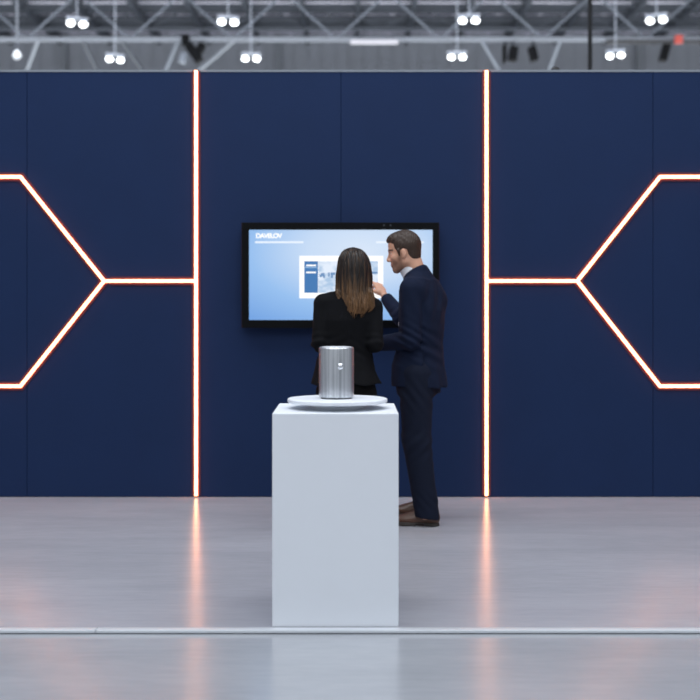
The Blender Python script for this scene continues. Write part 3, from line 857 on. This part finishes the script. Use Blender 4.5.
# ---------------- the man
def man():
    P = lambda px, py, D: np.array(at(px, py, D))
    a = R(25); fx, fy = -math.cos(a), math.sin(a); f = (fx, fy); l = np.array((-fy * 1.0, fx, 0)) # left
    l = np.array((-math.sin(a), -math.cos(a), 0)); f3 = np.array((fx, fy, 0))
    DM = 7.70
    root = empty('person', (0.46, DM, 0), 'short haired man in navy suit and brown shoes reaching a hand towards the wall screen', 'person')
    hc = P(404.3, 247.0, 7.70)
    ha = R(6); hf = np.array((-math.cos(ha), math.sin(ha), -0.10)); hu = np.array((-0.10 * math.cos(ha), 0.10 * math.sin(ha), 1.0))
    H = Frame(hc, hf, hu, 1.0)
    nb = P(416, 271, DM)                                    # neck base
    shl = P(411, 289, 7.535); shr = P(429, 290, 7.86)
    ell_ = P(411, 340, 7.52); wrl = P(385, 344.5, 7.66)
    elr = P(401, 317, 8.02); wrr = P(385.3, 297.0, 8.19)
    hipl, hipr = P(416, 374, 7.60), P(417, 374, 7.80)
    knl, knr = P(417, 441, 7.585), P(415.5, 438, 7.84)
    anl, anr = P(427, 514, 7.58), P(425.5, 508.5, 7.88)
    lo, hi = (0.02, 7.25, 0.0), (0.70, 8.45, 1.86)
    # body
    F = Field(lo, hi, 0.005)
    head(F, H)
    F.add(cap(nb - f3 * 0.02 + np.array((0, 0, -0.04)), H.pt((-0.028, 0, -0.075)), 0.060, 0.056), 0.025)
    F.add(cap(H.pt((-0.045, 0, -0.06)), nb, 0.045, 0.05), 0.02)
    body_rows = []
    for z, cx, hw, hd in ((1.50, 0.436, 0.13, 0.07), (1.42, 0.441, 0.165, 0.09), (1.30, 0.446, 0.155, 0.10), (1.13, 0.44, 0.145, 0.095), (1.0, 0.425, 0.155, 0.105), (0.90, 0.42, 0.16, 0.11)):
        body_rows.append((z, cx, DM, hw, hd))
    F.add(loft(body_rows, f), 0.03)
    for s, e, w in ((shl, ell_, wrl), (shr, elr, wrr)):
        F.add(cap(nb + np.array((0, 0, -0.05)), s, 0.045, 0.05), 0.03)
        F.add(cap(s, e, 0.05, 0.038), 0.02); F.add(cap(e, w, 0.038, 0.026), 0.012)
    for h_, k_, a_ in ((hipl, knl, anl), (hipr, knr, anr)):
        F.add(cap(h_, k_, 0.08, 0.052), 0.03); F.add(cap(k_, a_, 0.05, 0.027), 0.015)
        F.add(cap(a_ + np.array((0.01, 0, -0.02)), a_ + np.array((-0.07, 0.012, -0.038)), 0.022, 0.014), 0.02)
    # hands
    tip = P(373.5, 277.5, 8.27)
    dr = tip - wrr; dr /= np.linalg.norm(dr)
    Hr = Frame(wrr + dr * 0.032, dr, (0.60, -0.72, 0.35), 0.97)
    hand(F, Hr, 1, (0.28, 0.62, 0.85, 0.95))
    dl = np.array((-0.80, 0.58, 0.02)); dl /= np.linalg.norm(dl)
    Hl = Frame(wrl + dl * 0.035, dl, (-0.45, -0.65, 0.6), 1.0)
    hand(F, Hl, -1, (0.5, 0.6, 0.65, 0.7))
    me, V = F.mesh('body'); smooth_mesh(me, 1, 0.4)
    paint_skin(me, H, (198, 150, 126), beard=(108, 80, 66))
    link_mesh('body', me, M_skin, root, True)
    # hair: cap over the skull inside the profile of the cut
    Fh = Field(hc - 0.17, hc + 0.17, 0.0033)
    Fh.add(H(ell((-0.004, 0, 0.008), (0.1035, 0.0815, 0.0985))), 0)
    Fh.add(H(ell((0.048, 0, 0.048), (0.058, 0.060, 0.042))), 0.02)
    Fh.add(H(ell((-0.045, 0, -0.055), (0.054, 0.061, 0.062))), 0.02)
    Fh.add(H(cap((0.036, 0.071, -0.02), (0.030, 0.068, -0.052), 0.010, 0.007)), 0.01)
    Fh.add(H(cap((0.036, -0.071, -0.02), (0.030, -0.068, -0.052), 0.010, 0.007)), 0.01)
    poly = [(0.125, 0.038), (0.083, 0.034), (0.068, 0.022), (0.058, -0.008), (0.046, -0.025), (0.040, -0.058), (0.022, -0.060), (0.020, -0.022), (0.0, -0.010),
            (-0.019, -0.020), (-0.024, -0.06), (-0.036, -0.085), (-0.062, -0.108), (-0.12, -0.112), (-0.2, -0.05), (-0.2, 0.2), (0.125, 0.2)]
    def polyprim(pts):
        Pn = np.array(pts)
        def fn(X, Y, Z):
            x, z = np.broadcast_arrays(X + 0 * Y, Z + 0 * Y)
            d = np.full(x.shape, 1e9); sgn = np.ones(x.shape)
            n = len(Pn)
            for i in range(n):
                A_, B_ = Pn[i], Pn[i - 1]; e = B_ - A_
                wx, wz = x - A_[0], z - A_[1]
                t = np.clip((wx * e[0] + wz * e[1]) / (e @ e), 0, 1)
                d = np.minimum(d, (wx - t * e[0]) ** 2 + (wz - t * e[1]) ** 2)
                c1 = z >= A_[1]; c2 = z < B_[1]; c3 = e[0] * wz > e[1] * wx
                sgn = np.where((c1 & c2 & c3) | (~c1 & ~c2 & ~c3), -sgn, sgn)
            return sgn * np.sqrt(d)
        return fn, (0, 0, 0), 0.3
    fn, c, r = H(polyprim(poly)); sl, g = Fh.region(c, r)
    dp = fn(*g); hh = np.clip(0.5 - 0.5 * (Fh.F[sl] - dp) / 0.008, 0, 1)
    Fh.F[sl] = Fh.F[sl] * (1 - hh) + dp * hh + 0.008 * hh * (1 - hh)
    M3 = H.M
    def strands(X, Y, Z):
        x, y, z = X - hc[0], Y - hc[1], Z - hc[2]
        q = [x * M3[i, 0] + y * M3[i, 1] + z * M3[i, 2] for i in range(3)]
        up = np.clip((q[2] + 0.02) / 0.06, 0.25, 1)
        return up * (0.0016 * np.sin(q[1] * 420 + 30 * q[0] + 3 * np.sin(q[0] * 60)) + 0.0012 * np.sin(q[0] * 300 + q[1] * 240 + 200 * q[2]) )
    Fh.warp(strands)
    me, V = Fh.mesh('hair')
    link_mesh('hair', me, hair_material('brown_hair', (30, 21, 17), (60, 42, 31), 1.5, 2.1, (260, 260, 60)), root, True)
    # shirt: collar band, front
    Fs = Field((0.1, 7.35, 1.15), (0.7, 8.1, 1.72), 0.004)
    cb = nb + f3 * 0.026 + np.array((0.0, 0, 0.006))
    ax = np.array((-0.62, 0.24, 1.0)); ax /= np.linalg.norm(ax)
    Fs.add(cap(cb - ax * 0.05, cb + ax * 0.05, 0.076, 0.070), 0)
    Fs.add(loft([(1.22, 0.43, DM, 0.12, 0.128), (1.40, 0.425, DM, 0.13, 0.105), (1.50, 0.42, DM, 0.10, 0.075)], f), 0.03)
    Fs.cut((lambda X, Y, Z: (((cb[0] + ax[0] * 0.034 - X) * ax[0] + (cb[1] + ax[1] * 0.034 - Y) * ax[1] + (cb[2] + ax[2] * 0.034 - Z) * ax[2])), cb, 0.3), 0.003)
    me, V = Fs.mesh('shirt'); smooth_mesh(me, 1)
    link_mesh('shirt', me, M_shirt, root, True)
    # jacket
    J = Field((0.12, 7.28, 0.80), (0.70, 8.35, 1.64), 0.006)
    rows = []
    for z, cpx, hw, hd in ((1.505, 421.5, 0.165, 0.085), (1.445, 420.6, 0.195, 0.113), (1.32, 422.0, 0.195, 0.128), (1.20, 421.5, 0.186, 0.126), (1.12, 420.8, 0.180, 0.124), (0.98, 418.0, 0.200, 0.148), (0.90, 418.6, 0.206, 0.154), (0.852, 419.2, 0.208, 0.155)):
        rows.append((z, (cpx - 350) * DM / FPX, DM, hw, hd))
    J.add(loft(rows, f), 0)
    J.add(cap(nb + np.array((0.012, 0, -0.030)), shl + np.array((0.02, 0.02, -0.004)), 0.066, 0.068), 0.04)
    J.add(cap(nb + np.array((0.012, 0, -0.030)), shr + np.array((0, -0.02, -0.004)), 0.066, 0.068), 0.04)
    J.add(cap(nb + np.array((0.03, 0.0, -0.06)), P(436, 300, 7.76), 0.07, 0.07), 0.04)    # upper back
    fc = f3 - ax * (f3 @ ax); fc /= np.linalg.norm(fc)
    col = [cb - ax * 0.036 + (math.cos(t) * fc + math.sin(t) * l) * 0.079 for t in np.linspace(R(58), R(302), 14)]
    for c0, c1 in zip(col, col[1:]): J.add(cap(c0, c1, 0.012, 0.012, ax, 0.7), 0.012)
    J.add(cap(shl, ell_ + np.array((0, 0, 0.0)), 0.071, 0.060), 0.012); J.add(cap(ell_, P(382.5, 343.2, 7.665), 0.060, 0.049), 0.012)
    J.add(cap(shr, elr, 0.073, 0.056), 0.02); J.add(cap(elr, wrr + (elr - wrr) * 0.06, 0.055, 0.041), 0.015)
    # flat cuffs
    for e_, w_ in ((ell_, P(382.5, 343.2, 7.665)), (elr, wrr + (elr - wrr) * 0.10)):
        n_ = (w_ - e_) / np.linalg.norm(w_ - e_)
        J.cut((lambda X, Y, Z, n_=n_, w_=w_: 0.012 - ((X - w_[0]) * n_[0] + (Y - w_[1]) * n_[1] + (Z - w_[2]) * n_[2]), w_ + n_ * 0.05, 0.05), 0.004)
    # front opening V for the shirt
    J.cut(cap(nb + f3 * 0.16 + np.array((0, 0, 0.05)), nb + f3 * 0.22 + np.array((0, 0, -0.33)), 0.075, 0.01, f3, 0.7), 0.01)
    # folds: sleeve elbow, back drape, vent
    def folds(X, Y, Z):
        d = 0
        for c_, s_, n_, fr, am in ((ell_, 0.09, (0.5, 0, 0.85), 150, 0.008), (shl + np.array((0.03, 0, -0.1)), 0.09, (0.75, 0.1, 0.3), 95, 0.005),
                                   (elr, 0.08, (0.6, 0, -0.8), 170, 0.004), (np.array((0.47, 7.6, 1.08)), 0.12, (0.35, 0, 0.9), 85, 0.007), (np.array((0.5, 7.65, 1.36)), 0.13, (0.9, 0.2, -0.25), 70, 0.006)):
            r2 = (X - c_[0]) ** 2 + (Y - c_[1]) ** 2 + (Z - c_[2]) ** 2
            d = d + am * np.exp(-r2 / s_ ** 2) * np.sin(fr * ((X - c_[0]) * n_[0] + (Y - c_[1]) * n_[1] + (Z - c_[2]) * n_[2]) + 8 * (Y - c_[1]))
        u = (X - 0.43) * l[0] + (Y - DM) * l[1]; v = (X - 0.43) * fx + (Y - DM) * fy
        low = np.clip((1.06 - Z) / 0.2, 0, 1)
        d = d + low * 0.004 * np.sin(u * 52 + 1.0) * np.clip(-v / 0.1, -0.3, 1)
        # side vents of the back skirt
        su = 0.160 - 0.10 * (Z - 0.87)
        vent = np.exp(-((np.abs(u) - su) / 0.008) ** 2) * (v < 0) * (Z < 1.06) * np.clip((1.06 - Z) / 0.05, 0, 1)
        step = np.where((np.abs(u) < su) & (v < 0), 1, 0) * np.clip((1.05 - Z) / 0.15, 0, 1)
        seam = np.exp(-(u / 0.004) ** 2) * (v < 0) * 0.0018
        return d + vent * 0.016 - step * 0.009 + seam
    J.warp(folds)
    me, V = J.mesh('jacket'); smooth_mesh(me, 1)
    jk = link_mesh('jacket', me, M_suit, root, True)
    # sleeve buttons
    bm = bmesh.new()
    # trousers
    T_ = Field((0.10, 7.30, 0.02), (0.70, 8.2, 1.0), 0.006)
    T_.add(loft([(0.80, 0.425, DM, 0.175, 0.122), (0.97, 0.42, DM, 0.165, 0.115)], f), 0)
    for (h_, k_, a_, rr) in ((hipl, knl, anl, (0.112, 0.086, 0.068)), (hipr, knr, anr, (0.108, 0.084, 0.064))):
        T_.add(cap(h_, k_, rr[0], rr[1]), 0.03); T_.add(cap(k_, a_ + np.array((0, 0, -0.03)), rr[1], rr[2]), 0.02)
        T_.add(cap(k_ * 0.25 + a_ * 0.75 + np.array((0.012, 0, 0)), a_ + np.array((0.006, 0, -0.03)), rr[2] - 0.006, rr[2]), 0.02)
    Zc = T_.ax[2][None, None, :]; Xc = T_.ax[0][:, None, None]
    T_.F = np.maximum(T_.F, 0.050 - 0.16 * (Xc - 0.47) - Zc).astype(np.float32)
    def tf(X, Y, Z):
        d = 0.0022 * np.exp(-((Z - 0.15) / 0.07) ** 2) * np.sin(Z * 95 + X * 110) + 0.003 * np.exp(-((Z - 0.50) / 0.10) ** 2) * np.sin(Z * 75 - X * 70)
        d = d + 0.0035 * np.exp(-((Z - 0.80) / 0.09) ** 2) * np.sin(Z * 70 + X * 95)
        return d + 0.0015 * np.sin(X * 40 + Z * 9)
    T_.warp(tf)
    me, V = T_.mesh('trousers'); smooth_mesh(me, 1)
    link_mesh('trousers', me, M_trouser, root, True)
    for (hl, d) in (((at(440.3, 0, 7.58).x, 7.585), (-0.985, 0.17)), ((at(436.5, 0, 7.88).x, 7.885), (-0.95, 0.31))):
        s_ = empty('shoe', (hl[0], hl[1], 0), None, None); s_.parent = root; s_.matrix_parent_inverse = Matrix.Translation(root.location).inverted()
        shoe(s_, hl, d, 0.305, M_leather, M_sole, M_lace)
man()

# ---------------- the woman
def woman():
    P = lambda px, py, D: np.array(at(px, py, D))
    DW = 7.35; f = (0.0, 1.0)
    root = empty('person', (-0.02, DW, 0), 'woman with long brown hair in a black jacket facing the wall screen, seen from behind', 'person')
    H = Frame(P(354, 263.0, DW + 0.01), (0.10, 1, -0.05), (0, 0.05, 1), 0.94)
    nb = P(350.5, 289.5, DW)
    shl, shr = P(323.5, 303.5, DW), P(373.3, 308, DW)
    ell_, elr = P(320.2, 343, 7.30), P(374.8, 344, 7.29)
    wrl, wrr = P(330, 338, 7.52), P(358, 339, 7.54)
    z = lambda py: CAM_Z + (302 - py) * DW / FPX
    x = lambda px: (px - 350) * DW / FPX
    F = Field((-0.30, 7.08, 0.0), (0.26, 7.80, 1.74), 0.005)
    head(F, H, True)
    F.add(cap(nb + np.array((0, -0.005, -0.06)), H.pt((-0.028, 0, -0.08)), 0.050, 0.046), 0.02)
    F.add(loft([(zz, xx, DW, hw, hd) for zz, xx, hw, hd in ((1.40, x(348), 0.12, 0.065), (1.28, x(348), 0.14, 0.09), (1.08, x(345), 0.115, 0.075), (0.92, x(346), 0.155, 0.10), (0.84, x(346), 0.16, 0.10))], f), 0.03)
    hips = (P(332, 392, DW), P(361, 392, DW)); kn = (np.array((-0.085, 7.36, 0.47)), np.array((0.05, 7.36, 0.47))); an = (np.array((-0.08, 7.34, 0.075)), np.array((0.05, 7.34, 0.075)))
    for s, e, w in ((shl, ell_, wrl), (shr, elr, wrr)):
        F.add(cap(nb + np.array((0, 0, -0.06)), s, 0.036, 0.038), 0.03); F.add(cap(s, e, 0.038, 0.030), 0.015); F.add(cap(e, w, 0.030, 0.021), 0.01)
    for h_, k_, a_ in zip(hips, kn, an):
        F.add(cap(h_, k_, 0.075, 0.046), 0.03); F.add(cap(k_, a_, 0.046, 0.03), 0.015); F.add(cap(a_, a_ + np.array((0, 0.10, -0.042)), 0.026, 0.018), 0.02)
    d1 = np.array((0.55, 0.6, 0.15)); d1 /= np.linalg.norm(d1)
    hand(F, Frame(wrl + d1 * 0.03, d1, (-0.5, 0.4, 0.6), 0.86), -1, (0.45, 0.5, 0.55, 0.6))
    d2 = np.array((-0.5, 0.62, -0.05)); d2 /= np.linalg.norm(d2)
    hand(F, Frame(wrr + d2 * 0.03, d2, (0.5, 0.4, 0.6), 0.86), 1, (0.45, 0.5, 0.55, 0.6))
    me, V = F.mesh('body'); smooth_mesh(me, 1, 0.4)
    paint_skin(me, H, (214, 170, 148), lips=(176, 92, 88))
    link_mesh('body', me, M_skin, root, True)
    # jacket
    J = Field((-0.32, 7.06, 0.84), (0.28, 7.72, 1.50), 0.006)
    J.add(loft([(z(294), x(349), DW, 0.11, 0.070), (z(300), x(348.5), DW, 0.165, 0.085), (z(320), x(347.5), DW, 0.168, 0.112), (z(340), x(346), DW, 0.160, 0.104), (z(352), x(345.2), DW, 0.158, 0.100),
                (z(370), x(345.2), DW, 0.182, 0.126), (z(384), x(346.2), DW, 0.217, 0.150)], f), 0)
    for s in (shl, shr):
        J.add(cap(nb + np.array((0, 0, -0.040)), s, 0.052, 0.053), 0.03)
    J.add(cap(shl, ell_, 0.058, 0.051), 0.012); J.add(cap(shr, elr, 0.056, 0.050), 0.012)
    for e_, w_ in ((ell_, wrl), (elr, wrr)):
        J.add(cap(e_, w_, 0.050, 0.036), 0.012)
        n_ = (w_ - e_) / np.linalg.norm(w_ - e_); w2 = w_ - n_ * 0.012
        J.cut((lambda X, Y, Z, n_=n_, w_=w2: 0.0 - ((X - w_[0]) * n_[0] + (Y - w_[1]) * n_[1] + (Z - w_[2]) * n_[2]), w2 + n_ * 0.05, 0.04), 0.004)
    cl_ = [nb + np.array((math.sin(t) * 0.066, -math.cos(t) * 0.060, -0.004)) for t in np.linspace(-2.3, 2.3, 14)]
    for c0, c1 in zip(cl_, cl_[1:]): J.add(cap(c0, c1, 0.016, 0.016, (0, 0, 1), 0.55), 0.012)
    def wf(X, Y, Z):
        low = np.clip((1.06 - Z) / 0.15, 0, 1)
        d = low * 0.005 * np.sin(X * 46 + 0.4)
        d = d + 0.0025 * np.exp(-((Z - 1.09) / 0.07) ** 2) * np.sin(Z * 110 + np.abs(X) * 60)
        d = d + 0.002 * np.exp(-((X + 0.003) / 0.005) ** 2) * (Y < DW)
        for c_ in (ell_, elr):
            r2 = (X - c_[0]) ** 2 + (Y - c_[1]) ** 2 + (Z - c_[2]) ** 2
            d = d + 0.004 * np.exp(-r2 / 0.07 ** 2) * np.sin(130 * (Z - c_[2]) + 60 * (Y - c_[1]))
        return d
    J.warp(wf)
    me, V = J.mesh('jacket'); smooth_mesh(me, 1)
    link_mesh('jacket', me, M_blackwool, root, True)
    T_ = Field((-0.27, 7.12, 0.02), (0.22, 7.62, 0.97), 0.007)
    T_.add(loft([(0.74, x(346), DW, 0.165, 0.118), (0.82, x(346.5), DW, 0.172, 0.122), (0.95, x(346), DW, 0.165, 0.115)], f), 0)
    for h_, k_, a_ in zip(hips, kn, an):
        T_.add(cap(h_, k_, 0.09, 0.075), 0.02); T_.add(cap(k_, a_ + np.array((0, 0, -0.02)), 0.075, 0.070), 0.02)
    T_.F = np.maximum(T_.F, 0.050 - T_.ax[2][None, None, :]).astype(np.float32)
    T_.warp(lambda X, Y, Z: 0.002 * np.sin(Z * 60 + X * 40) + 0 * Y)
    me, V = T_.mesh('trousers'); smooth_mesh(me, 1)
    link_mesh('trousers', me, fabric('black_trouser_wool', (7, 7, 9)), root, True)
    for k_ in (0, 1):
        hl = (an[k_][0], an[k_][1] - 0.062)
        s_ = empty('shoe', (hl[0], hl[1], 0), None, None); s_.parent = root; s_.matrix_parent_inverse = Matrix.Translation(root.location).inverted()
        shoe(s_, hl, (0.0, 1.0), 0.25, M_blackleather, M_sole)
    # long hair: a mass with loose locks over it
    rows = [(247.2, 353.2, 2.0, 0.020), (248.6, 353.2, 8.0, 0.055), (252, 353.4, 11.8, 0.085), (258, 353.8, 15.0, 0.103), (266, 354.0, 16.6, 0.112), (278, 354.0, 17.6, 0.112), (289, 353.6, 17.6, 0.112), (298, 355.6, 17.2, 0.118), (307, 357.5, 16.0, 0.126), (313, 356.0, 12.5, 0.124), (318, 355.5, 11.0, 0.122)]
    Rw = np.array(rows)
    k = DW / FPX
    yy = DW + 0.005
    def surf(py, th, off=0.0):
        cx = np.interp(py, Rw[:, 0], Rw[:, 1]); hw = np.interp(py, Rw[:, 0], Rw[:, 2]) * k; hd = np.interp(py, Rw[:, 0], Rw[:, 3])
        return Vector((x(cx) + (hw + off) * math.sin(th), yy - (hd + off) * math.cos(th), z(py)))
    Fh = Field((-0.16, 7.12, 1.27), (0.20, 7.52, 1.72), 0.0045)
    def mass(X, Y, Z):
        py = 302 - (Z - CAM_Z) / k
        ip = lambda i: np.interp(py.ravel(), Rw[:, 0], Rw[:, i]).reshape(Z.shape)
        cx, hw, hd = (ip(1) - 350) * k, ip(2) * k - 0.006, ip(3) - 0.006
        th = np.arctan2(X - cx, yy - Y)
        u, v = (X - cx) / hw, (Y - yy) / hd
        d = (np.sqrt(u * u + v * v) - 1) * np.minimum(hw, hd)
        d = d + 0.0025 * np.sin(th * 22 + 2 * np.sin(Z * 26))
        front = Y - (yy + 0.025)                           # face side stays open
        inner = -(((Y - (yy - hd + 0.052)) )) if False else -1
        d = np.maximum(d, front)
        lowz = np.clip((1.50 - Z) / 0.05, 0, 1)            # below the head a sheet lying on the back
        d = np.maximum(d, lowz * (Y - (DW - 0.060)) + (1 - lowz) * -1)
        return np.maximum(d, np.maximum(z(313.5) - Z, Z - z(247.2)))
    Fh.add((mass, (0.02, 7.32, 1.5), 0.32), 0)
    me, V = Fh.mesh('hair_mass')
    smooth_mesh(me, 2)
    bm = bmesh.new(); bm.from_mesh(me); bpy.data.meshes.remove(me)
    rnd = random.Random(11)
    for i in range(230):
        th = rnd.uniform(-1.62, 1.62)
        p0 = rnd.uniform(247.6, 262) if i < 130 else rnd.uniform(262, 288)
        p1 = rnd.uniform(306, 319) - 2.2 * abs(th) - 3.5 * math.exp(-((th - 0.1) / 0.12) ** 2)
        n = 20; ph = rnd.uniform(0, 6.28); am = rnd.uniform(0.002, 0.009); wl = rnd.uniform(2.2, 3.6); rad = rnd.uniform(0.0024, 0.0062)
        drift = rnd.uniform(-0.12, 0.12); flare = rnd.uniform(-0.003, 0.007)
        prev = None
        for j in range(n + 1):
            t = j / n; py = p0 + (p1 - p0) * t
            s = surf(py, th + drift * t, -0.002 + flare * t * t)
            if py > 290 and s.y > DW - 0.065: s.y = DW - 0.065 - 0.01 * rnd.random()
            w = am * (t ** 1.4)
            s += Vector((w * math.sin(ph + wl * 6.28 * t), 0.5 * w * math.cos(ph + wl * 6.28 * t), 0))
            r = rad * min(1, 0.35 + 4 * t) * (1 if t < 0.72 else max(0.12, 1 - (t - 0.72) / 0.28))
            ring = [bm.verts.new(s + Vector((r * 1.3 * math.cos(q), r * math.sin(q), 0))) for q in (0, 1.257, 2.513, 3.77, 5.027)]
            if prev:
                for q in range(5): bm.faces.new((prev[q], ring[q], ring[(q + 1) % 5], prev[(q + 1) % 5]))
            else: bm.faces.new(ring)
            prev = ring
        bm.faces.new(prev[::-1])
    me = bpy.data.meshes.new('hair'); bm.to_mesh(me); bm.free()
    link_mesh('hair', me, hair_material('brown_golden_hair', (22, 15, 13), (124, 90, 57), 1.27, 1.54, (85, 85, 5)), root, True)
woman()
